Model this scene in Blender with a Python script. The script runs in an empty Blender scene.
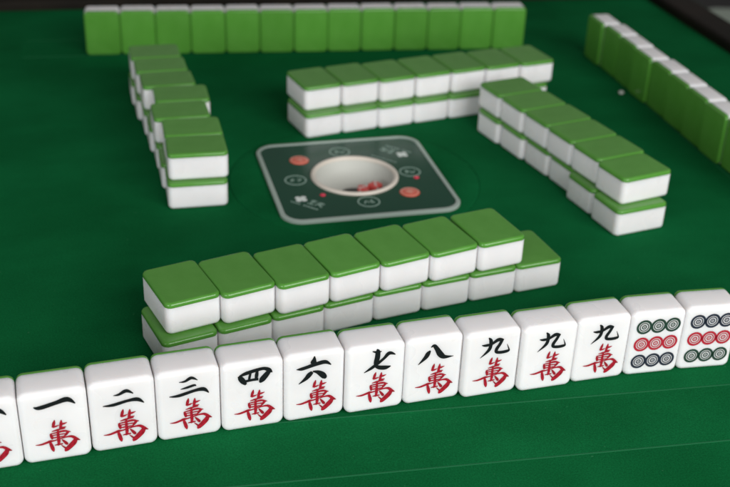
import bpy, bmesh, math, random
from mathutils import Matrix, Vector, Euler

random.seed(11)
S = 0.01                       # all numbers below are centimetres; S turns them into metres
C = bpy.context.scene.collection
sc = bpy.context.scene

# ------------------------------------------------------------------ camera
cam_d = bpy.data.cameras.new("camera")
cam = bpy.data.objects.new("camera", cam_d)
C.objects.link(cam)
cam_d.sensor_width = 36.0
cam_d.lens = 56.0
cam_d.clip_start = 0.02
cam_d.clip_end = 50.0
CAM = Vector((-18.113, -69.775, 34.661))
R = Matrix.Rotation(-0.26677, 3, 'Z') @ Matrix.Rotation(1.06567, 3, 'X') @ Matrix.Rotation(0.04021, 3, 'Z')
cam.matrix_world = Matrix.Translation(CAM * S) @ R.to_4x4()
cam_d.dof.use_dof = True
cam_d.dof.focus_distance = 55.5 * S
cam_d.dof.aperture_fstop = 10.0
cam_d.dof.aperture_blades = 7
sc.camera = cam

# ------------------------------------------------------------------ light
world = bpy.data.worlds.new("World")
sc.world = world
world.use_nodes = True
bg = world.node_tree.nodes["Background"]
bg.inputs[0].default_value = (1.0, 0.97, 0.96, 1)
bg.inputs[1].default_value = 0.19

def area_light(name, loc, target, sx, sy, watts, col):
    d = bpy.data.lights.new(name, 'AREA')
    d.shape = 'RECTANGLE'; d.size = sx * S; d.size_y = sy * S
    d.energy = watts; d.color = col
    o = bpy.data.objects.new(name, d); C.objects.link(o)
    o.location = Vector(loc) * S
    o.rotation_euler = (Vector(target) - Vector(loc)).to_track_quat('-Z', 'Y').to_euler()
    return o

area_light("window_light", (46, -124, 64), (0, -5, 0), 110, 80, 20.0, (1.0, 0.99, 0.985))
area_light("side_window_light", (-108, -130, 42), (0, 0, 2), 90, 60, 11.0, (0.97, 0.98, 1.0))

sc.view_settings.view_transform = 'Standard'
sc.view_settings.look = 'None'
sc.view_settings.exposure = 0.0
sc.view_settings.gamma = 1.0
try:
    sc.cycles.max_bounces = 8
    sc.cycles.use_denoising = True
except Exception:
    pass

# ------------------------------------------------------------------ materials
def principled(name, col, rough=0.5, **kw):
    m = bpy.data.materials.new(name); m.use_nodes = True
    b = m.node_tree.nodes["Principled BSDF"]
    b.inputs["Base Color"].default_value = (*col, 1)
    b.inputs["Roughness"].default_value = rough
    for k, v in kw.items():
        b.inputs[k.replace('_', ' ')].default_value = v
    return m, b

def noise_col(m, b, a, c, scale, detail=4, lo=0.35, hi=0.65):
    nt = m.node_tree; N = nt.nodes; L = nt.links
    tc = N.new("ShaderNodeTexCoord"); n = N.new("ShaderNodeTexNoise")
    n.inputs["Scale"].default_value = scale; n.inputs["Detail"].default_value = detail
    r = N.new("ShaderNodeValToRGB")
    r.color_ramp.elements[0].position = lo; r.color_ramp.elements[0].color = (*a, 1)
    r.color_ramp.elements[1].position = hi; r.color_ramp.elements[1].color = (*c, 1)
    L.new(tc.outputs["Object"], n.inputs["Vector"]); L.new(n.outputs["Fac"], r.inputs["Fac"])
    L.new(r.outputs["Color"], b.inputs["Base Color"])
    return tc, n, r

def noise_bump(m, b, scale, strength, dist=0.0005, detail=3):
    nt = m.node_tree; N = nt.nodes; L = nt.links
    tc = N.new("ShaderNodeTexCoord"); n = N.new("ShaderNodeTexNoise")
    n.inputs["Scale"].default_value = scale; n.inputs["Detail"].default_value = detail
    bp = N.new("ShaderNodeBump"); bp.inputs["Strength"].default_value = strength
    bp.inputs["Distance"].default_value = dist
    L.new(tc.outputs["Object"], n.inputs["Vector"]); L.new(n.outputs["Fac"], bp.inputs["Height"])
    L.new(bp.outputs["Normal"], b.inputs["Normal"])

# ivory-white melamine: soft, slightly translucent, faintly uneven
WHITE, b = principled("white_melamine", (0.80, 0.785, 0.775), 0.30)
b.inputs["Subsurface Weight"].default_value = 0.75
b.inputs["Subsurface Radius"].default_value = (1.0, 0.85, 0.75)
b.inputs["Subsurface Scale"].default_value = 0.007
noise_col(WHITE, b, (0.79, 0.775, 0.775), (0.825, 0.81, 0.812), 60)
noise_bump(WHITE, b, 140, 0.05)

GREEN, b = principled("green_melamine", (0.085, 0.235, 0.028), 0.29, Specular_IOR_Level=0.5)
b.inputs["Subsurface Weight"].default_value = 0.12
b.inputs["Subsurface Radius"].default_value = (0.4, 1.0, 0.3)
b.inputs["Subsurface Scale"].default_value = 0.002
noise_col(GREEN, b, (0.073, 0.252, 0.031), (0.085, 0.276, 0.039), 90)
noise_bump(GREEN, b, 220, 0.06)

def tile_variation(m, b, rlo, rhi, vlo, vhi):
    """each tile a touch different in tone, with finger smudges in the gloss and hair scratches"""
    nt = m.node_tree; N = nt.nodes; L = nt.links
    oi = N.new("ShaderNodeObjectInfo"); tc = N.new("ShaderNodeTexCoord")
    off = N.new("ShaderNodeVectorMath"); off.operation = 'MULTIPLY_ADD'
    cmb = N.new("ShaderNodeCombineXYZ")
    for i in range(3): L.new(oi.outputs["Random"], cmb.inputs[i])
    off.inputs[1].default_value = (3.7, 5.1, 2.3)
    L.new(cmb.outputs[0], off.inputs[0]); L.new(tc.outputs["Object"], off.inputs[2])
    n = N.new("ShaderNodeTexNoise"); n.inputs["Scale"].default_value = 55; n.inputs["Detail"].default_value = 2
    L.new(off.outputs[0], n.inputs["Vector"])
    mr = N.new("ShaderNodeMapRange"); mr.inputs[1].default_value = 0.35; mr.inputs[2].default_value = 0.65
    mr.inputs[3].default_value = rlo; mr.inputs[4].default_value = rhi
    L.new(n.outputs["Fac"], mr.inputs[0]); L.new(mr.outputs[0], b.inputs["Roughness"])
    mv = N.new("ShaderNodeMapRange"); mv.inputs[3].default_value = vlo; mv.inputs[4].default_value = vhi
    L.new(oi.outputs["Random"], mv.inputs[0])
    src = b.inputs["Base Color"].links[0].from_socket
    hs = N.new("ShaderNodeHueSaturation"); L.new(mv.outputs[0], hs.inputs["Value"]); L.new(src, hs.inputs["Color"])
    L.new(hs.outputs[0], b.inputs["Base Color"])
tile_variation(WHITE, WHITE.node_tree.nodes["Principled BSDF"], 0.26, 0.33, 0.97, 1.015)
tile_variation(GREEN, GREEN.node_tree.nodes["Principled BSDF"], 0.16, 0.26, 0.93, 1.07)

INK, _ = principled("black_ink", (0.006, 0.008, 0.009), 0.5, Specular_IOR_Level=0.25)
RED, b = principled("red_ink", (0.50, 0.012, 0.03), 0.42)
noise_col(RED, b, (0.22, 0.005, 0.014), (0.42, 0.008, 0.026), 900, 2)
PINK_RED, _ = principled("ring_red_ink", (0.40, 0.012, 0.03), 0.45)
NAVY, _ = principled("ring_navy_ink", (0.014, 0.019, 0.036), 0.45)
BOTTLE, _ = principled("ring_green_ink", (0.014, 0.042, 0.028), 0.45)

# baize: a short-fibre cloth with a little sheen, faint wear and lint
FELT, b = principled("green_baize", (0.006, 0.105, 0.037), 0.92)
b.inputs["Sheen Weight"].default_value = 0.0
b.inputs["Sheen Roughness"].default_value = 0.5
b.inputs["Sheen Tint"].default_value = (0.35, 0.9, 0.55, 1)
b.inputs["Specular IOR Level"].default_value = 0.02
def felt_nodes():
    nt = FELT.node_tree; N = nt.nodes; L = nt.links
    tc = N.new("ShaderNodeTexCoord")
    big = N.new("ShaderNodeTexNoise"); big.inputs["Scale"].default_value = 9; big.inputs["Detail"].default_value = 5
    fine = N.new("ShaderNodeTexNoise"); fine.inputs["Scale"].default_value = 1150; fine.inputs["Detail"].default_value = 2
    for n in (big, fine): L.new(tc.outputs["Object"], n.inputs["Vector"])
    r1 = N.new("ShaderNodeValToRGB")
    r1.color_ramp.elements[0].position = 0.3; r1.color_ramp.elements[0].color = (0.0028, 0.080, 0.0220, 1)
    r1.color_ramp.elements[1].position = 0.7; r1.color_ramp.elements[1].color = (0.0050, 0.122, 0.0365, 1)
    L.new(big.outputs["Fac"], r1.inputs["Fac"])
    r2 = N.new("ShaderNodeValToRGB")
    r2.color_ramp.elements[0].position = 0.3; r2.color_ramp.elements[0].color = (0.80, 0.80, 0.80, 1)
    r2.color_ramp.elements[1].position = 0.72; r2.color_ramp.elements[1].color = (1.20, 1.20, 1.20, 1)
    L.new(fine.outputs["Fac"], r2.inputs["Fac"])
    mx = N.new("ShaderNodeMix"); mx.data_type = 'RGBA'; mx.blend_type = 'MULTIPLY'; mx.inputs[0].default_value = 1
    L.new(r1.outputs["Color"], mx.inputs[6]); L.new(r2.outputs["Color"], mx.inputs[7])
    # brushed nap: broad soft streaks and rubbed patches of their own shape
    mp = N.new("ShaderNodeMapping"); mp.inputs["Rotation"].default_value = (0, 0, 0.5); mp.inputs["Scale"].default_value = (6, 14, 6)
    st = N.new("ShaderNodeTexNoise"); st.inputs["Scale"].default_value = 2.2; st.inputs["Detail"].default_value = 6; st.inputs["Roughness"].default_value = 0.65
    L.new(tc.outputs["Object"], mp.inputs["Vector"]); L.new(mp.outputs["Vector"], st.inputs["Vector"])
    r3 = N.new("ShaderNodeValToRGB")
    r3.color_ramp.elements[0].position = 0.34; r3.color_ramp.elements[0].color = (0.93, 0.93, 0.93, 1)
    r3.color_ramp.elements[1].position = 0.68; r3.color_ramp.elements[1].color = (1.09, 1.08, 1.08, 1)
    L.new(st.outputs["Fac"], r3.inputs["Fac"])
    m2 = N.new("ShaderNodeMix"); m2.data_type = 'RGBA'; m2.blend_type = 'MULTIPLY'; m2.inputs[0].default_value = 1
    L.new(mx.outputs[2], m2.inputs[6]); L.new(r3.outputs["Color"], m2.inputs[7])
    # stray pale fibres
    lv = N.new("ShaderNodeTexNoise"); lv.inputs["Scale"].default_value = 420; lv.inputs["Detail"].default_value = 1
    L.new(tc.outputs["Object"], lv.inputs["Vector"])
    r4 = N.new("ShaderNodeValToRGB")
    r4.color_ramp.elements[0].position = 0.76; r4.color_ramp.elements[0].color = (0, 0, 0, 1)
    r4.color_ramp.elements[1].position = 0.82; r4.color_ramp.elements[1].color = (0.5, 0.5, 0.5, 1)
    L.new(lv.outputs["Fac"], r4.inputs["Fac"])
    m3 = N.new("ShaderNodeMix"); m3.data_type = 'RGBA'
    L.new(r4.outputs["Color"], m3.inputs[0]); L.new(m2.outputs[2], m3.inputs[6]); m3.inputs[7].default_value = (0.05, 0.19, 0.09, 1)
    L.new(m3.outputs[2], b.inputs["Base Color"])
    bp = N.new("ShaderNodeBump"); bp.inputs["Strength"].default_value = 0.2; bp.inputs["Distance"].default_value = 0.0004
    L.new(fine.outputs["Fac"], bp.inputs["Height"]); L.new(bp.outputs["Normal"], b.inputs["Normal"])
felt_nodes()
WOOD, b = principled("dark_wood", (0.016, 0.012, 0.008), 0.55, Specular_IOR_Level=0.12)
noise_col(WOOD, b, (0.008, 0.0065, 0.0045), (0.014, 0.010, 0.0065), 25)
BLACK, _ = principled("black_plastic", (0.006, 0.006, 0.006), 0.5)
FLOOR, b = principled("dark_floor", (0.012, 0.012, 0.011), 0.6)
noise_col(FLOOR, b, (0.008, 0.008, 0.008), (0.016, 0.015, 0.014), 6)
SEAT, b = principled("pale_vinyl", (0.40, 0.48, 0.40), 0.55)
noise_bump(SEAT, b, 80, 0.2)
PANEL, b = principled("smoked_glass_panel", (0.008, 0.056, 0.031), 0.22)
b.inputs["Specular IOR Level"].default_value = 0.2; b.inputs["Coat Weight"].default_value = 0.0; b.inputs["Coat Roughness"].default_value = 0.08
SILVER, b = principled("grey_frame", (0.38, 0.46, 0.41), 0.35, Metallic=0.2)
IVORY, _ = principled("ivory_plastic", (0.66, 0.60, 0.52), 0.35)
CUP, _ = principled("cup_lining", (0.50, 0.51, 0.465), 0.6)
ORANGE, _ = principled("red_button", (0.62, 0.10, 0.06), 0.35)
PALE, _ = principled("pale_print", (0.32, 0.46, 0.39), 0.5)
WPRINT, _ = principled("white_print", (0.68, 0.74, 0.70), 0.5)
CREAM, _ = principled("cream_print", (0.72, 0.42, 0.33), 0.5)
LED, _ = principled("red_lens", (0.60, 0.03, 0.07), 0.25)
DIE, _ = principled("red_die", (0.60, 0.085, 0.075), 0.3)
TAPE, _ = principled("green_tape", (0.012, 0.118, 0.044), 0.9, Specular_IOR_Level=0.1)
LINT, _ = principled("lint", (0.5, 0.52, 0.48), 0.8)

# ------------------------------------------------------------------ helpers
def mesh_from(bm, name, mat, smooth=True):
    me = bpy.data.meshes.new(name)
    for f in bm.faces: f.smooth = smooth
    bm.normal_update()
    bm.to_mesh(me); bm.free()
    me.materials.append(mat)
    return me

def obj(name, me, parent=None, loc=None, rot=None):
    o = bpy.data.objects.new(name, me); C.objects.link(o)
    if parent: o.parent = parent
    if loc: o.location = Vector(loc) * S
    if rot: o.rotation_euler = rot
    return o

def empty(name, loc=(0, 0, 0), rz=0.0):
    o = bpy.data.objects.new(name, None); C.objects.link(o)
    o.empty_display_size = 0.01
    o.location = Vector(loc) * S; o.rotation_euler = (0, 0, rz)
    return o

def tag(o, label=None, cat=None, group=None, kind=None):
    if label: o["label"] = label
    if cat: o["category"] = cat
    if group: o["group"] = group
    if kind: o["kind"] = kind
    return o

def outline(w, l, r, n=7):
    pts = []
    for cx, cy, a0 in ((w/2-r, l/2-r, 0), (-w/2+r, l/2-r, 90), (-w/2+r, -l/2+r, 180), (w/2-r, -l/2+r, 270)):
        for k in range(n + 1):
            a = math.radians(a0 + 90 * k / n)
            pts.append((cx + r * math.cos(a), cy + r * math.sin(a)))
    return pts

def loft(bm, loops, cap0=True, cap1=True):
    vl = [[bm.verts.new((x * S, y * S, z * S)) for x, y, z in lp] for lp in loops]
    n = len(vl[0])
    for a, b_ in zip(vl, vl[1:]):
        for i in range(n):
            bm.faces.new((a[i], a[(i+1) % n], b_[(i+1) % n], b_[i]))
    if cap0: bm.faces.new(list(reversed(vl[0])))
    if cap1: bm.faces.new(vl[-1])
    return vl

def rbox(w, l, z0, z1, rc, r0, r1, n=7, m=6, name='part', mat=None):
    """rounded slab: vertical corners rc, bottom edge radius r0, top edge radius r1"""
    bm = bmesh.new(); loops = []
    ci0 = min(0.06, (min(w, l)/2 - r0) * 0.5); ci1 = min(0.06, (min(w, l)/2 - r1) * 0.5)
    def ring(inset, z):
        rr = max(rc - inset, min(0.03, (min(w, l)/2 - inset) * 0.6))
        loops.append([(x, y, z) for x, y in outline(w - 2*inset, l - 2*inset, rr, n)])
    if r0 > 0:
        ring(r0 + ci0, z0); ring(r0 + 0.005, z0)
        for k in range(m + 1):
            a = math.pi/2 * k / m
            ring(r0 * (1 - math.sin(a)), z0 + r0 * (1 - math.cos(a)))
    else: ring(0, z0)
    if r1 > 0:
        for k in range(m + 1):
            a = math.pi/2 * k / m
            ring(r1 * (1 - math.cos(a)), z1 - r1 * (1 - math.sin(a)))
        ring(r1 + 0.005, z1); ring(r1 + ci1, z1)
    else: ring(0, z1)
    loft(bm, loops)
    return mesh_from(bm, name, mat)

def lathe(profile, seg, name, mat, closed=False, cap=True):
    bm = bmesh.new()
    rings = [[bm.verts.new((r*math.cos(2*math.pi*k/seg)*S, r*math.sin(2*math.pi*k/seg)*S, z*S)) for k in range(seg)] for r, z in profile]
    pairs = list(zip(rings, rings[1:]))
    if closed: pairs.append((rings[-1], rings[0]))
    for a, b_ in pairs:
        for i in range(seg):
            bm.faces.new((a[i], a[(i+1) % seg], b_[(i+1) % seg], b_[i]))
    if not closed and cap:
        if profile[0][0] > 0: bm.faces.new(list(reversed(rings[0])))
        if profile[-1][0] > 0: bm.faces.new(rings[-1])
    bmesh.ops.recalc_face_normals(bm, faces=bm.faces)
    return mesh_from(bm, name, mat)

def catmull(P, k=7):
    Q = [P[0]] + list(P) + [P[-1]]; out = []
    for i in range(1, len(Q) - 2):
        for s in range(k):
            t = s / k; t2 = t*t; t3 = t2*t
            out.append(tuple(0.5*((2*b) + (-a+c)*t + (2*a-5*b+4*c-d)*t2 + (-a+3*b-3*c+d)*t3)
                             for a, b, c, d in zip(Q[i-1], Q[i], Q[i+1], Q[i+2])))
    out.append(tuple(P[-1])); return out

def add_stroke(bm, pts, z, h, flip=False):
    """one brush stroke: a ribbon whose width follows the brush, with a real thickness h"""
    c = catmull(pts) if len(pts) > 2 else [tuple(a + (b-a)*k/6 for a, b in zip(*pts)) for k in range(7)]
    top, bot = [], []
    sx = -1 if flip else 1
    for i, (x, y, w) in enumerate(c):
        a = c[max(i-1, 0)]; d = c[min(i+1, len(c)-1)]
        tx, ty = d[0]-a[0], d[1]-a[1]; L = math.hypot(tx, ty) or 1
        nx, ny = -ty/L, tx/L; hw = max(w, 0.012)/2
        top.append([bm.verts.new(((sx*(x+nx*hw))*S, (y+ny*hw)*S, zz*S)) for zz in (z, z+h)])
        bot.append([bm.verts.new(((sx*(x-nx*hw))*S, (y-ny*hw)*S, zz*S)) for zz in (z, z+h)])
    for i in range(len(c)-1):
        for q in ((top[i][1], top[i+1][1], bot[i+1][1], bot[i][1]), (top[i][0], bot[i][0], bot[i+1][0], top[i+1][0]),
                  (top[i][0], top[i+1][0], top[i+1][1], top[i][1]), (bot[i][0], bot[i][1], bot[i+1][1], bot[i+1][0])):
            bm.faces.new(q)
    bm.faces.new((top[0][0], top[0][1], bot[0][1], bot[0][0])); bm.faces.new((top[-1][0], bot[-1][0], bot[-1][1], top[-1][1]))

def strokes_mesh(strokes, name, mat, z0=0.0, up=1, flip=False):
    bm = bmesh.new()
    for i, s in enumerate(strokes):
        h = 0.0022 + 0.0009 * i          # every stroke a hair proud of the one before it: no shared planes
        add_stroke(bm, s, z0 - (h if up < 0 else 0.002) , h + 0.002, flip)
    bmesh.ops.recalc_face_normals(bm, faces=bm.faces)
    return mesh_from(bm, name, mat, smooth=False)

def annulus(bm, cx, cy, r0, r1, z0, z1, seg=40, flip=False):
    sx = -1 if flip else 1
    V = {}
    for j, (r, z) in enumerate(((r0, z0), (r1, z0), (r1, z1), (r0, z1))):
        V[j] = [bm.verts.new(((sx*(cx + r*math.cos(2*math.pi*k/seg)))*S, (cy + r*math.sin(2*math.pi*k/seg))*S, z*S)) for k in range(seg)]
    for j in range(4):
        a, b_ = V[j], V[(j+1) % 4]
        for k in range(seg):
            bm.faces.new((a[k], a[(k+1) % seg], b_[(k+1) % seg], b_[k]))

def disc(bm, cx, cy, r, z0, z1, seg=32, flip=False):
    sx = -1 if flip else 1
    lo = [bm.verts.new(((sx*(cx + r*math.cos(2*math.pi*k/seg)))*S, (cy + r*math.sin(2*math.pi*k/seg))*S, z0*S)) for k in range(seg)]
    hi = [bm.verts.new((v.co.x, v.co.y, z1*S)) for v in lo]
    bm.faces.new(lo); bm.faces.new(hi)
    for k in range(seg): bm.faces.new((lo[k], lo[(k+1) % seg], hi[(k+1) % seg], hi[k]))

def fin(bm, name, mat, smooth=False):
    bmesh.ops.recalc_face_normals(bm, faces=bm.faces)
    return mesh_from(bm, name, mat, smooth)

# ------------------------------------------------------------------ setting: floor and table
TH = math.radians(-3.6)       # the table's own slight turn against the console
bm = bmesh.new()
bmesh.ops.create_grid(bm, x_segments=1, y_segments=1, size=6.0)
fl = obj('floor', mesh_from(bm, 'floor', FLOOR, False), None, (0, 0, -76)); tag(fl, kind='structure')

table = empty('table', (0, 0, 0), 0.0); tag(table, kind='structure')

# cloth with a round hole for the lift disc
def cloth():
    bm = bmesh.new(); seg = 96; r = 8.80
    hole = [bm.verts.new((r*math.cos(2*math.pi*k/seg)*S, r*math.sin(2*math.pi*k/seg)*S, 0)) for k in range(seg)]
    low = [bm.verts.new((v.co.x, v.co.y, -2.6*S)) for v in hole]
    def edge(k):
        a = 2*math.pi*k/seg; c, s = math.cos(a), math.sin(a); q = 46/max(abs(c), abs(s)); return bm.verts.new((c*q*S, s*q*S, 0))
    mid = [bm.verts.new((r*1.01*math.cos(2*math.pi*k/seg)*S, r*1.01*math.sin(2*math.pi*k/seg)*S, 0.006*S)) for k in range(seg)]
    out = [edge(k) for k in range(seg)]
    for k in range(seg):
        j = (k+1) % seg
        bm.faces.new((low[k], low[j], hole[j], hole[k])); bm.faces.new((hole[k], hole[j], mid[j], mid[k])); bm.faces.new((mid[k], mid[j], out[j], out[k]))
    bm.faces.new(low)
    bmesh.ops.recalc_face_normals(bm, faces=bm.faces)
    return mesh_from(bm, 'cloth', FELT, False)
obj('cloth', cloth(), table)
obj('lift_disc', lathe([(3.2, -0.3), (8.77, -0.3), (8.77, -0.01), (8.75, 0.010), (8.68, 0.022), (3.2, 0.022)], 96, 'lift_disc', FELT, True), table)

# four slots where the walls of tiles rise through the cloth: a thin flap with a slightly raised bound edge
def flap(name, cx, cy, w, l, rz):
    o = obj(name, rbox(w, l, -0.15, 0.014, 0.25, 0, 0.01, 4, 3, name, FELT), table, (cx, cy, 0), (0, 0, rz))
    for s_ in (-1, 1):                      # pale woven tape along the two long edges
        me = rbox(w - 0.5, 0.10, 0.002, 0.024, 0.03, 0, 0.018, 2, 3, 'edge_tape', TAPE) if w > l else rbox(0.10, l - 0.5, 0.002, 0.024, 0.03, 0, 0.018, 2, 3, 'edge_tape', TAPE)
        for f in me.polygons: f.use_smooth = False
        obj('edge_tape', me, o, (0, s_*(l/2 - 0.005), 0) if w > l else (s_*(w/2 - 0.005), 0, 0))
    return o
flap('slot_flap', 0.3, -28.95, 52.0, 4.35, math.radians(-3.8))
flap('slot_flap', -0.2, 29.2, 45.4, 4.3, math.radians(-3.6))
flap('slot_flap', 29.1, 0.3, 4.3, 45.4, math.radians(-1.0))
flap('slot_flap', -29.1, -0.3, 4.3, 45.4, math.radians(-2.5))

# raised wooden rails with a dark inner side
def rail(ax, ay, bx, by, w=3.3, h=1.05):
    dx, dy = bx-ax, by-ay; L = math.hypot(dx, dy); a = math.atan2(dy, dx)
    me = rbox(L, w, -6, h, 0.05, 0, 0.35, 2, 4, 'rail', WOOD)
    o = obj('rail', me, table, ((ax+bx)/2 - math.sin(a)*(-w/2), (ay+by)/2 + math.cos(a)*(-w/2), 0), (0, 0, a))
    s = rbox(L - 8, 0.5, -1.0, 0.62, 0.04, 0, 0.1, 2, 3, 'rail_lining', BLACK)
    obj('rail_lining', s, o, (0, -w/2 - 0.16, 0))
    return o
# each pair: inner corner to inner corner, rail lies outside on the right hand of travel direction reversed
rail(45.0, 37.4, -46.0, 43.4)
rail(41.0, -46.0, 41.0, 36.8)
rail(-46.0, -37.6, 42.0, -43.2)
rail(-41.2, 42.8, -41.2, -37.9)
obj('table_box', rbox(86, 86, -12, -3.0, 2, 0, 0, 4, 2, 'table_box', WOOD), table)
obj('pedestal', rbox(46, 46, -76, -12, 4, 0, 0, 4, 2, 'pedestal', BLACK), table)

# ------------------------------------------------------------------ dice console in the middle
con = empty('dice_console', (0, 0, 0.022))
tag(con, 'square dark green console with round ivory dice cup, set in the cloth', 'console')
PH = 0.16
def square_ring(s_out, s_in, r_out, r_in, z0, z1, name, mat):
    bm = bmesh.new()
    o = outline(s_out, s_out, r_out, 10); i = outline(s_in, s_in, r_in, 10)
    loops = [[(x, y, z0) for x, y in o], [(x, y, z1-0.05) for x, y in o],
             [(x*(1-0.01), y*(1-0.01), z1) for x, y in o], [(x*1.005, y*1.005, z1) for x, y in i], [(x, y, z0) for x, y in i]]
    loft(bm, loops, False, False)
    bmesh.ops.recalc_face_normals(bm, faces=bm.faces)
    return mesh_from(bm, name, mat, False)
# glass panel with a round opening
def panel_mesh():
    bm = bmesh.new(); n = 11*4; R0 = 2.95
    o0 = outline(11.75, 11.75, 1.15, 10); o = []
    for p, q in zip(o0, o0[1:] + o0[:1]):
        k = max(1, int(math.hypot(q[0]-p[0], q[1]-p[1]) / 0.35))
        o += [(p[0] + (q[0]-p[0])*t/k, p[1] + (q[1]-p[1])*t/k) for t in range(k)]
    def circ(z): 
        out = []
        for x, y in o:
            a = math.atan2(y, x); out.append((R0*math.cos(a), R0*math.sin(a), z))
        return out
    loft(bm, [[(x, y, 0.0) for x, y in o], [(x, y, PH) for x, y in o], circ(PH), circ(-0.2)], False, False)
    bmesh.ops.recalc_face_normals(bm, faces=bm.faces)
    return mesh_from(bm, 'glass_panel', PANEL, False)
obj('glass_panel', panel_mesh(), con)
obj('frame', square_ring(12.35, 11.7, 1.45, 1.15, -0.02, PH + 0.06, 'frame', SILVER), con)
cup = obj('dice_cup', lathe([(2.92, -0.1), (3.10, PH), (3.08, PH+0.12), (2.98, PH+0.19), (2.86, PH+0.18), (2.74, PH+0.06)], 72, 'dice_cup', IVORY, True), con)
obj('bowl', lathe([(2.86, PH+0.10), (2.80, PH-0.1), (2.66, -0.45), (2.35, -0.85), (1.85, -1.15), (1.3, -1.28), (1.02, -1.31)], 64, 'bowl', CUP, False, False), cup)
obj('bowl_floor', lathe([(0.001, -1.40), (1.06, -1.40), (1.06, -1.30), (0.98, -1.29), (0.001, -1.29)], 48, 'bowl_floor', BLACK), cup)
icons = {
 'a': [[(-0.34, -0.18, .07), (-0.16, 0.16, .07), (0.0, -0.14, .06)], [(0.10, 0.16, .06), (0.32, 0.14, .06), (0.14, -0.02, .06), (0.36, -0.16, .07), (0.10, -0.18, .06)]],
 'b': [[(-0.32, 0.14, .06), (-0.12, 0.16, .06), (-0.34, -0.16, .06), (-0.08, -0.16, .06)], [(0.08, 0.17, .06), (0.36, 0.17, .06), (0.18, -0.2, .07)]],
 'c': [[(-0.30, 0.02, .06), (0.30, 0.06, .06)], [(0.0, 0.24, .06), (-0.02, 0.0, .07), (-0.28, -0.24, .04)], [(0.02, 0.0, .05), (0.16, -0.14, .08), (0.30, -0.22, .05)]],
 'd': [[(-0.28, 0.16, .06), (0.28, 0.18, .06)], [(-0.3, -0.02, .06), (0.3, 0.0, .06)], [(0.0, 0.2, .06), (-0.04, -0.24, .07)], [(-0.24, -0.2, .05), (0.26, -0.2, .06)]],
}
def outlined_button(x, y, r, icon, rz):
    bm = bmesh.new()
    annulus(bm, 0, 0, r-0.075, r, PH-0.03, PH+0.012)
    o = obj('ring_button', fin(bm, 'ring_button', PALE), con, (x, y, 0), (0, 0, rz))
    obj('button_print', strokes_mesh(icons[icon], 'button_print', PALE, PH + 0.002), o)
def red_button(x, y, r, icon, rz):
    o = obj('red_button', lathe([(0.001, PH-0.04), (r, PH-0.04), (r, PH+0.03), (r-0.05, PH+0.055), (0.001, PH+0.06)], 40, 'red_button', ORANGE), con, (x, y, 0), (0, 0, rz))
    bm = bmesh.new(); annulus(bm, 0, 0, r-0.15, r-0.09, PH+0.02, PH+0.066)
    obj('button_rim', fin(bm, 'button_rim', CREAM), o)
    obj('button_print', strokes_mesh(icons[icon], 'button_print', CREAM, PH + 0.062), o)
outlined_button(-4.21, 0.04, 0.76, 'b', -0.2)
outlined_button(4.05, 0.0, 0.76, 'a', 2.9)
outlined_button(-0.12, 4.15, 0.76, 'a', 3.0)
outlined_button(0.0, -4.05, 0.76, 'a', 0.1)
red_button(-3.33, 3.2, 0.70, 'c', -0.6)
red_button(3.12, -3.16, 0.70, 'd', 0.6)
def lens(x, y):
    obj('indicator_light', lathe([(0.001, PH-0.02), (0.2, PH-0.02), (0.2, PH+0.04), (0.12, PH+0.09), (0.001, PH+0.1)], 20, 'indicator_light', LED), con, (x, y, 0))
lens(-2.84, -2.54); lens(4.23, -1.0)
def logo(x, y, rz):
    # four-lobed emblem, a two-character word beside it and a line of fine print below
    bm = bmesh.new()
    for k, (dx, dy) in enumerate(((0.27, 0), (-0.27, 0), (0, 0.27), (0, -0.27), (0, 0))):
        disc(bm, dx, dy, 0.19 if k < 4 else 0.12, PH - 0.02, PH + 0.006 + 0.002*k, 18)
    e = obj('emblem', fin(bm, 'emblem', WPRINT), con, (x, y, 0), (0, 0, rz))
    w = [[(0.0, 0.26, .06), (0.46, 0.28, .07)], [(0.04, 0.06, .06), (0.44, 0.06, .06)], [(0.22, 0.36, .06), (0.2, -0.28, .07)], [(0.0, -0.28, .06), (0.48, -0.26, .07)],
         [(0.70, 0.30, .06), (0.66, 0.0, .06), (0.6, -0.28, .05)], [(0.66, 0.16, .06), (1.10, 0.2, .06)], [(0.88, 0.34, .06), (0.86, -0.1, .06), (1.14, -0.28, .07)], [(0.70, -0.06, .05), (1.08, -0.04, .06)]]
    w = [[(px + 0.68, py, pw) for px, py, pw in s] for s in w]
    obj('brand_word', strokes_mesh(w, 'brand_word', PALE, PH + 0.002), con, (x, y, 0), (0, 0, rz))
    fine = []
    for k in range(11):
        if k == 4: continue
        px = -0.35 + 0.2*k
        fine.append([(px, -0.60, .05), (px + 0.05, -0.74, .05), (px + 0.12, -0.62, .04)])
    obj('fine_print', strokes_mesh(fine, 'fine_print', PALE, PH + 0.002), con, (x, y, 0), (0, 0, rz))
logo(-4.40, -2.85, math.radians(-45))
logo(4.30, 2.95, math.radians(135))
fine = [[(0.24*k, 0.0, .05), (0.24*k+0.07, 0.12, .05), (0.24*k+0.14, 0.0, .04)] for k in range(9)]
obj('fine_print', strokes_mesh(fine, 'fine_print', PALE, PH + 0.002), con, (3.55, 1.75, 0), (0, 0, math.radians(135)))

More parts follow.
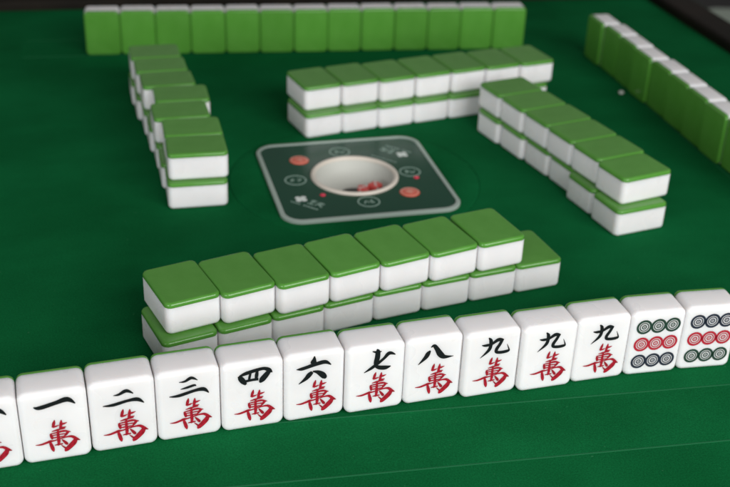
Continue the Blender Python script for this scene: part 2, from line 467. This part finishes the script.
# two red dice lying in the cup
def die_mesh():
    return rbox(0.80, 0.80, 0, 0.80, 0.12, 0.12, 0.12, 4, 3, 'die', DIE)
def pips(o, h):
    for (face, spots) in (('z', ((-.2, -.2), (.2, .2), (0, 0))), ('y', ((-.2, .2), (.2, -.2)))):
        bm = bmesh.new()
        for px, py in spots: disc(bm, px, py, 0.085, -0.01, 0.006, 14)
        me = fin(bm, 'pips', WPRINT)
        p = obj('pips', me, o)
        if face == 'z': p.location = Vector((0, 0, 0.80)) * S
        else: p.location = Vector((0, -0.40, 0.40)) * S; p.rotation_euler = (math.pi/2, 0, 0)
BZ = 0.022 - 1.27
DICE = [(1.42, -0.42, 0.6, 'translucent red die lying nearest the right side of the ivory cup'),
        (0.52, -0.55, -0.3, 'translucent red die lying nearer the centre of the ivory cup')]
for x, y, rz, lb in DICE:
    d = obj('die', die_mesh(), None, (x, y, BZ + (0.14 if x > 1 else 0.0)), (0, 0, rz)); pips(d, 0.95)
    tag(d, lb, 'die', 'red dice in the console cup')

# ------------------------------------------------------------------ mahjong tiles
W, H, D = 3.015, 3.92, 1.89
ZJ = D - 0.28
BODY = rbox(W, H, 0, ZJ - 0.006, 0.37, 0.25, 0.010, 8, 7, 'white_body', WHITE)
BACK = rbox(W, H, ZJ + 0.006, D, 0.37, 0.010, 0.17, 8, 6, 'green_back', GREEN)

def pose_of(kind):
    if kind == 'lying': return (0, 0, 0), (0, 0, 0)
    if kind == 'back':  return (0, D/2, H/2), (math.pi/2, 0, 0)          # stands, green back towards -y
    return (0, -D/2, H/2), (math.pi/2, 0, math.pi)                       # stands, face towards -y

def make_tile(kind, x, y, z, deg, label, group):
    r = empty('mahjong_tile', (x, y, z), math.radians(deg))
    tag(r, label, 'mahjong tile', group)
    loc, rot = pose_of(kind)
    obj('white_body', BODY, r, loc, rot); obj('green_back', BACK, r, loc, rot)
    return r

PROTO = {}
def copy_tile(kind, x, y, z, deg, label, group):
    """first of a kind is built, the rest are copies of it and of each of its parts"""
    if kind not in PROTO:
        PROTO[kind] = make_tile(kind, x, y, z, deg, label, group); return PROTO[kind]
    src = PROTO[kind]
    r = src.copy(); C.objects.link(r)
    r.location = Vector((x, y, z)) * S; r.rotation_euler = (0, 0, math.radians(deg))
    r["label"] = label; r["group"] = group
    for ch in [c for c in src.children if c.name.split('.')[0] in ('white_body', 'green_back')]:
        c = ch.copy(); C.objects.link(c); c.parent = r
    return r

ORD = ['first', 'second', 'third', 'fourth', 'fifth', 'sixth', 'seventh', 'eighth', 'ninth', 'tenth', 'eleventh', 'twelfth', 'thirteenth']
def mid_front(mx, my, deg, depth):
    a = math.radians(deg); return mx - math.sin(a)*depth, my + math.cos(a)*depth

# wall nearest the hand: lower eight, upper seven (the upper one at the right end is gone)
F0 = [(-13.72, -20.66, 13.4), (-10.72, -20.00, 13.0), (-7.75, -19.31, 12.0), (-4.80, -18.64, 12.3), (-1.85, -18.02, 9.6), (1.13, -17.56, 8.4), (4.12, -17.13, 8.0), (7.10, -16.72, 7.2)]
F1 = [(-13.44, -19.98, 14.4), (-10.44, -19.56, 14.8), (-7.44, -19.24, 13.6), (-4.44, -18.56, 14.4), (-1.44, -18.0, 13.8), (1.56, -17.5, 13.6), (4.56, -16.98, 11.2)]
for i, (mx, my, a) in enumerate(F0):
    x, y = mid_front(mx, my, a, H/2)
    lb = ('bare-topped green-backed tile ending the near wall on the right, nothing stacked on it' if i == 7 else
          'green-backed tile lying %s from the left in the lower layer of the near wall' % ORD[i])
    copy_tile('lying', x, y, 0.0, a, lb, 'tiles lying in the near wall')
for i, (mx, my, a) in enumerate(F1):
    x, y = mid_front(mx, my, a, H/2)
    copy_tile('lying', x, y, D + 0.005, a, 'green-backed tile lying %s from the left in the upper layer of the near wall' % ORD[i], 'tiles lying in the near wall')

# wall beyond the console
B1 = [(-0.44, 8.28, 11.399999999999999), (2.6, 8.76, 11.2), (5.64, 9.06, 11.799999999999999), (8.68, 9.56, 11.399999999999999), (11.72, 10.06, 11.0), (14.76, 10.42, 10.799999999999999), (17.8, 10.78, 10.2)]
B0 = [(-0.50, 7.50, 11.6), (2.46, 8.02, 11.0), (5.44, 8.44, 10.8), (8.42, 8.94, 10.4), (11.40, 9.40, 10.2), (14.38, 9.94, 9.8), (17.34, 10.50, 9.6)]
for lay, (L, z, nm) in enumerate(((B0, 0.0, 'lower'), (B1, D + 0.005, 'upper'))):
    for i, (mx, my, a) in enumerate(L):
        x, y = mid_front(mx, my, a, H/2)
        copy_tile('lying', x, y, z, a, 'green-backed tile lying %s from the left in the %s layer of the far wall' % (ORD[i], nm), 'tiles lying in the far wall')

# wall on the left: the tiles lie across it
L1 = [(-11.1, -2.25, -1.8), (-11.0, 0.82, -1.0), (-11.42, 3.92, 1.0), (-11.08, 7.05, -1.2), (-11.7, 10.15, 1.8), (-11.96, 13.25, 0.6), (-12.14, 16.35, 0.2)]
L0 = [(-11.22, -2.62, -1.4), (-11.36, 0.42, -0.8), (-11.40, 3.50, 0.0), (-11.62, 6.58, 0.2), (-11.76, 9.62, 0.6), (-12.08, 12.70, 0.4), (-12.26, 15.76, 0.0)]
for L, z, nm in ((L0, 0.0, 'lower'), (L1, D + 0.005, 'upper')):
    for i, (mx, my, a) in enumerate(L):
        x, y = mid_front(mx, my, a, W/2)
        copy_tile('lying', x, y, z, a + 90, 'green-backed tile lying %s from the near end in the %s layer of the left wall' % (ORD[i], nm), 'tiles lying in the left wall')
# wall on the right
R1 = [(16.92, -10.40, 12.2), (16.52, -7.30, 12.0), (15.92, -4.30, 12.0), (15.34, -1.32, 12.4), (14.62, 1.62, 11.8), (13.94, 4.60, 11.6)]
R0 = [(16.46, -11.20, 9.6), (16.05, -8.02, 10.4), (16.05, -4.90, 11.0), (15.42, -1.86, 11.4), (14.62, 1.14, 11.6), (13.84, 4.14, 11.8)]
for L, z, nm in ((R0, 0.0, 'lower'), (R1, D + 0.005, 'upper')):
    for i, (mx, my, a) in enumerate(L):
        x, y = mid_front(mx, my, a, W/2)
        copy_tile('lying', x, y, z, a + 90, 'green-backed tile lying %s from the near end in the %s layer of the right wall' % (ORD[i], nm), 'tiles lying in the right wall')

# opponent's row at the far side: thirteen tiles on end, backs to us
a = -5.9; ca, sa = math.cos(math.radians(a)), math.sin(math.radians(a))
for i in range(13):
    u = (i + 0.5) * 3.035; v = D/2 + random.uniform(-0.06, 0.06)
    copy_tile('back', -17.32 + u*ca - v*sa, 28.15 + u*sa + v*ca, 0.016, a + random.uniform(-0.7, 0.7),
              'upright tile showing its bright green back, %s from the left in the far row' % ORD[i], 'upright tiles in the far row')
# opponent's row at the right: backs towards the middle
jog = [-0.14, 0.06, 0.02, -0.10, 0.08, 0.02, -0.04, -0.14, 0.07, 0.02, 0.0]
ry = 21.6
for i in range(11):
    copy_tile('back', 27.02 + D/2 + jog[i], ry - W/2, 0.016, -90 + random.uniform(-0.8, 0.8),
              'upright tile showing its dark green back, %s from the far end of the right row' % ORD[i], 'upright tiles in the right row')
    ry -= 3.025

# the player's hand: faces towards us
GL = {
    'four': [[(-0.685,1.236,0.042),(-0.579,1.14,0.198),(-0.437,0.907,0.213),(-0.312,0.722,0.085)],[(-0.622,1.247,0.07),(-0.333,1.35,0.155),(0.115,1.448,0.155),(0.564,1.492,0.142),(0.82,1.356,0.171),(0.962,1.2,0.029)],[(0.852,1.335,0.157),(0.657,1.099,0.228),(0.462,0.863,0.229),(0.351,0.712,0.072)],[(-0.405,0.901,0.113),(-0.084,0.937,0.114),(0.289,0.932,0.114)],[(-0.078,1.344,0.085),(-0.133,1.123,0.099),(-0.161,0.958,0.085)],[(0.242,1.403,0.099),(0.208,1.178,0.142),(0.173,0.93,0.1)]],
    'wan': [[(0.014,0.368,0.022),(-0.032,0.184,0.115),(-0.095,-0.055,0.08)],[(-0.095,-0.036,0.071),(0.053,-0.001,0.071),(0.197,0.046,0.013)],[(0.312,0.324,0.022),(0.29,0.125,0.115),(0.247,-0.138,0.089)],[(0.261,0.072,0.062),(0.405,0.094,0.08),(0.565,0.143,0.013)],[(0.187,-0.127,0.053),(0.343,-0.127,0.085),(0.507,-0.103,0.018)],[(-0.158,-0.272,0.018),(0.062,-0.225,0.071),(0.282,-0.188,0.062),(0.462,-0.187,0.018)],[(-0.239,-0.388,0.036),(-0.197,-0.512,0.111),(-0.171,-0.644,0.098),(-0.157,-0.725,0.036)],[(-0.224,-0.4,0.036),(0.08,-0.365,0.062),(0.401,-0.327,0.089),(0.697,-0.426,0.013)],[(0.593,-0.387,0.099),(0.488,-0.514,0.099),(0.39,-0.642,0.045)],[(-0.153,-0.501,0.04),(0.119,-0.494,0.04),(0.431,-0.493,0.04)],[(-0.147,-0.649,0.049),(0.117,-0.645,0.049),(0.406,-0.631,0.045)],[(0.122,-0.251,0.071),(0.11,-0.56,0.103),(0.118,-0.905,0.117),(0.075,-1.133,0.036)],[(-0.942,-0.938,0.009),(-0.687,-0.943,0.071),(-0.447,-0.881,0.089),(-0.254,-0.819,0.098),(-0.066,-0.811,0.049),(0.236,-0.736,0.049),(0.518,-0.691,0.063),(0.74,-0.713,0.108),(0.933,-0.882,0.118),(1.091,-0.971,0.009)],[(0.913,-0.829,0.117),(0.806,-1.055,0.208),(0.615,-1.261,0.209),(0.431,-1.439,0.163),(0.365,-1.526,0.027)],[(0.212,-1.125,0.009),(0.291,-1.214,0.041),(0.423,-1.368,0.073)],[(-0.294,-0.807,0.054),(-0.234,-1.059,0.126),(-0.177,-1.302,0.126),(-0.151,-1.446,0.027)],[(0.268,-0.801,0.027),(0.371,-0.943,0.09),(0.466,-1.084,0.113),(0.49,-1.153,0.027)],[(-0.081,-1.083,0.018),(0.112,-1.066,0.068),(0.293,-1.056,0.032)]],
    'six': [[(-0.016,1.753,0.033),(-0.028,1.582,0.147),(-0.063,1.396,0.246),(-0.061,1.273,0.082)],[(-0.919,1.121,0.025),(-0.681,1.111,0.148),(-0.42,1.157,0.164),(0.029,1.265,0.181),(0.517,1.322,0.182),(0.832,1.104,0.033)],[(-0.116,0.844,0.132),(-0.264,0.705,0.215),(-0.45,0.493,0.166),(-0.801,0.233,0.025)],[(-0.101,0.876,0.05),(0.149,0.793,0.166),(0.379,0.607,0.25),(0.512,0.421,0.201),(0.544,0.325,0.05)]],
    'seven': [[(0.015,1.736,0.033),(0.06,1.588,0.184),(0.05,1.263,0.218),(-0.006,0.963,0.202),(-0.004,0.713,0.135)],[(-0.037,0.772,0.118),(0.177,0.645,0.186),(0.488,0.59,0.187),(0.742,0.635,0.043)],[(-0.601,0.462,0.025),(-0.248,0.667,0.135),(0.089,0.902,0.135),(0.386,1.143,0.126),(0.644,1.4,0.168),(0.959,1.275,0.034)],[(-0.21,1.634,0.033),(0.038,1.556,0.117),(0.252,1.572,0.025)]],
    'eight': [[(-0.209,1.225,0.065),(-0.319,1.073,0.213),(-0.454,0.839,0.197),(-0.822,0.463,0.025)],[(-0.191,1.409,0.033),(-0.031,1.485,0.163),(0.134,1.27,0.213),(0.333,0.921,0.28),(0.575,0.717,0.199),(1.057,0.696,0.017)]],
    'nine': [[(-0.284,1.573,0.042),(-0.167,1.4,0.15),(-0.146,1.096,0.151),(-0.251,0.811,0.143),(-0.657,0.43,0.017)],[(-0.618,1.184,0.033),(-0.398,1.147,0.125),(-0.093,1.19,0.117),(0.237,1.384,0.168),(0.516,1.303,0.118)],[(0.448,1.366,0.134),(0.335,1.101,0.143),(0.189,0.84,0.152),(0.207,0.664,0.135),(0.47,0.61,0.144),(0.78,0.636,0.136),(0.859,0.709,0.068),(0.729,1.052,0.017)]],
    'one': [[(-0.812,1.198,0.036),(-0.554,1.122,0.157),(0.157,1.278,0.158),(0.65,1.379,0.195),(0.982,1.098,0.037)]],
    'two': [[(-0.367,1.192,0.026),(-0.135,1.205,0.104),(0.215,1.35,0.156),(0.513,1.158,0.035)],[(-0.866,0.689,0.035),(-0.419,0.679,0.139),(0.256,0.8,0.131),(0.677,0.796,0.175),(0.961,0.565,0.035)]],
    'three': [[(-0.415,1.359,0.027),(-0.144,1.366,0.106),(0.149,1.506,0.142),(0.431,1.336,0.027)],[(-0.369,0.959,0.027),(-0.079,1.002,0.107),(0.26,1.075,0.107),(0.355,1.018,0.027)],[(-0.894,0.628,0.036),(-0.448,0.621,0.143),(0.281,0.776,0.144),(0.685,0.778,0.18),(0.92,0.535,0.036)]],
}
INKZ = 0.0
def weight(k, v):
    if k == 'wan': return [[(x, y, w*1.13 + 0.016) for x, y, w in st] for st in v]
    f = {'four': 1.25, 'one': 1.35, 'two': 1.2, 'three': 1.15, 'eight': 1.12}.get(k, 1.22)
    return [[(x, y, w*f + 0.004) for x, y, w in st] for st in v]
glyph_mesh = {k: strokes_mesh(weight(k, v), 'black_character' if k != 'wan' else 'red_character', INK if k != 'wan' else RED, INKZ, -1, True) for k, v in GL.items()}
def circle_mesh(mat):
    bm = bmesh.new()
    annulus(bm, 0, 0, 0.305, 0.43, -0.0030, 0.002, 40)
    annulus(bm, 0, 0, 0.205, 0.262, -0.0026, 0.002, 36)
    annulus(bm, 0, 0, 0.078, 0.138, -0.0026, 0.002, 28)
    disc(bm, 0, 0, 0.038, -0.0026, 0.002, 16)
    return fin(bm, 'circle_mark', mat)
CIRC = {k: circle_mesh(m) for k, m in (('red', PINK_RED), ('navy', NAVY), ('green', BOTTLE))}

HG = 'upright tiles of the front hand'
HAND = [
 (-25.15, -27.05, 2.7, 'one', 'white tile with one black stroke over red character, cut by the left photo edge'),
 (-22.11, -26.88, 2.7, 'one', 'whole white tile with one black stroke over red character, left of the two-stroke tile'),
 (-19.05, -26.66, 3.4, 'two', 'white tile with two black strokes stacked over a red character'),
 (-16.01, -26.46, 3.4, 'three', 'white tile with three black strokes stacked over a red character'),
 (-12.97, -26.34, 3.0, 'four', 'white tile with bold black boxed four over a red character'),
 (-9.93, -26.19, 3.6, 'six', 'white tile with a black six, a dotted bar over two legs, above red character'),
 (-6.89, -26.16, 3.1, 'seven', 'white tile with black slanting hooked seven over a red character'),
 (-3.86, -26.00, 2.9, 'eight', 'white tile with black eight of two splayed strokes over a red character'),
 (-0.83, -26.09, 3.0, 'nine', 'white tile with black nine over red character, directly right of the eight tile'),
 (2.20, -26.13, 2.0, 'nine', 'white tile with black nine over red character, middle of three nines'),
 (5.23, -25.93, 1.4, 'nine', 'white tile with black nine over red character, beside the circle tiles'),
 (8.25, -25.87, -2.0, ('green', 'red', 'navy'), 'white tile with nine circles, its top row dark green and bottom row navy'),
 (11.30, -25.92, -4.0, ('navy', 'red', 'green'), 'white tile with nine circles, its top row navy and bottom row green'),
]
for i, (x, y, a, kind, lb) in enumerate(HAND):
    ra = math.radians(a); u = W/2 + 0.02; v = D/2
    r = copy_tile('face', x + u*math.cos(ra) - v*math.sin(ra), y + u*math.sin(ra) + v*math.cos(ra), 0.0, a, lb, HG)
    loc, rot = pose_of('face')
    if isinstance(kind, str):
        for nm, me, am in (('black_character', glyph_mesh[kind], 1.0), ('red_character', glyph_mesh['wan'], 1.0)):
            g = obj(nm, me, r)
            tw = math.radians(random.uniform(-1.3, 1.3)); k = random.uniform(0.975, 1.02)
            g.rotation_euler = (Matrix.Rotation(tw, 3, 'Y') @ Euler(rot).to_matrix()).to_euler()
            g.scale = (k, k, 1)
            g.location = Vector((loc[0] + random.uniform(-0.03, 0.03), loc[1], loc[2] + random.uniform(-0.03, 0.03))) * S
    else:
        for row, colr in enumerate(kind):
            for k in range(3):
                o = obj('circle_mark', CIRC[colr], r, None, rot)
                lx, lz = (0.02 + (k-1)*0.80), (1.07 - row*1.07)
                o.location = Vector((lx, -D/2, H/2 + lz)) * S

# ------------------------------------------------------------------ small things
bm = bmesh.new()
bmesh.ops.create_icosphere(bm, subdivisions=2, radius=0.24*S)
for v in bm.verts:
    v.co *= 1 + random.uniform(-0.25, 0.25); v.co.z *= 0.6
cr = obj('crumb', mesh_from(bm, 'crumb', LINT), None, (26.15, 12.1, 0.1))
tag(cr, 'small whitish crumb on the cloth beside the right row of upright tiles', 'crumb')

# pale seat glimpsed beyond the right rail
st = empty('stool', (0, 0, -76)); st.location = Vector((115.5, 98.3, -76))*S; st.rotation_euler = (0, 0, math.radians(-15))
tag(st, 'pale grey-green seat glimpsed beyond the dark rail in the top right corner', 'stool')
obj('seat', rbox(44, 44, 40, 46, 5, 1.0, 2.0, 6, 4, 'seat', SEAT), st)
for sx in (-1, 1):
    for sy in (-1, 1):
        obj('leg', rbox(3, 3, 0, 40, 0.8, 0, 0, 3, 2, 'leg', BLACK), st, (sx*18, sy*18, 0))
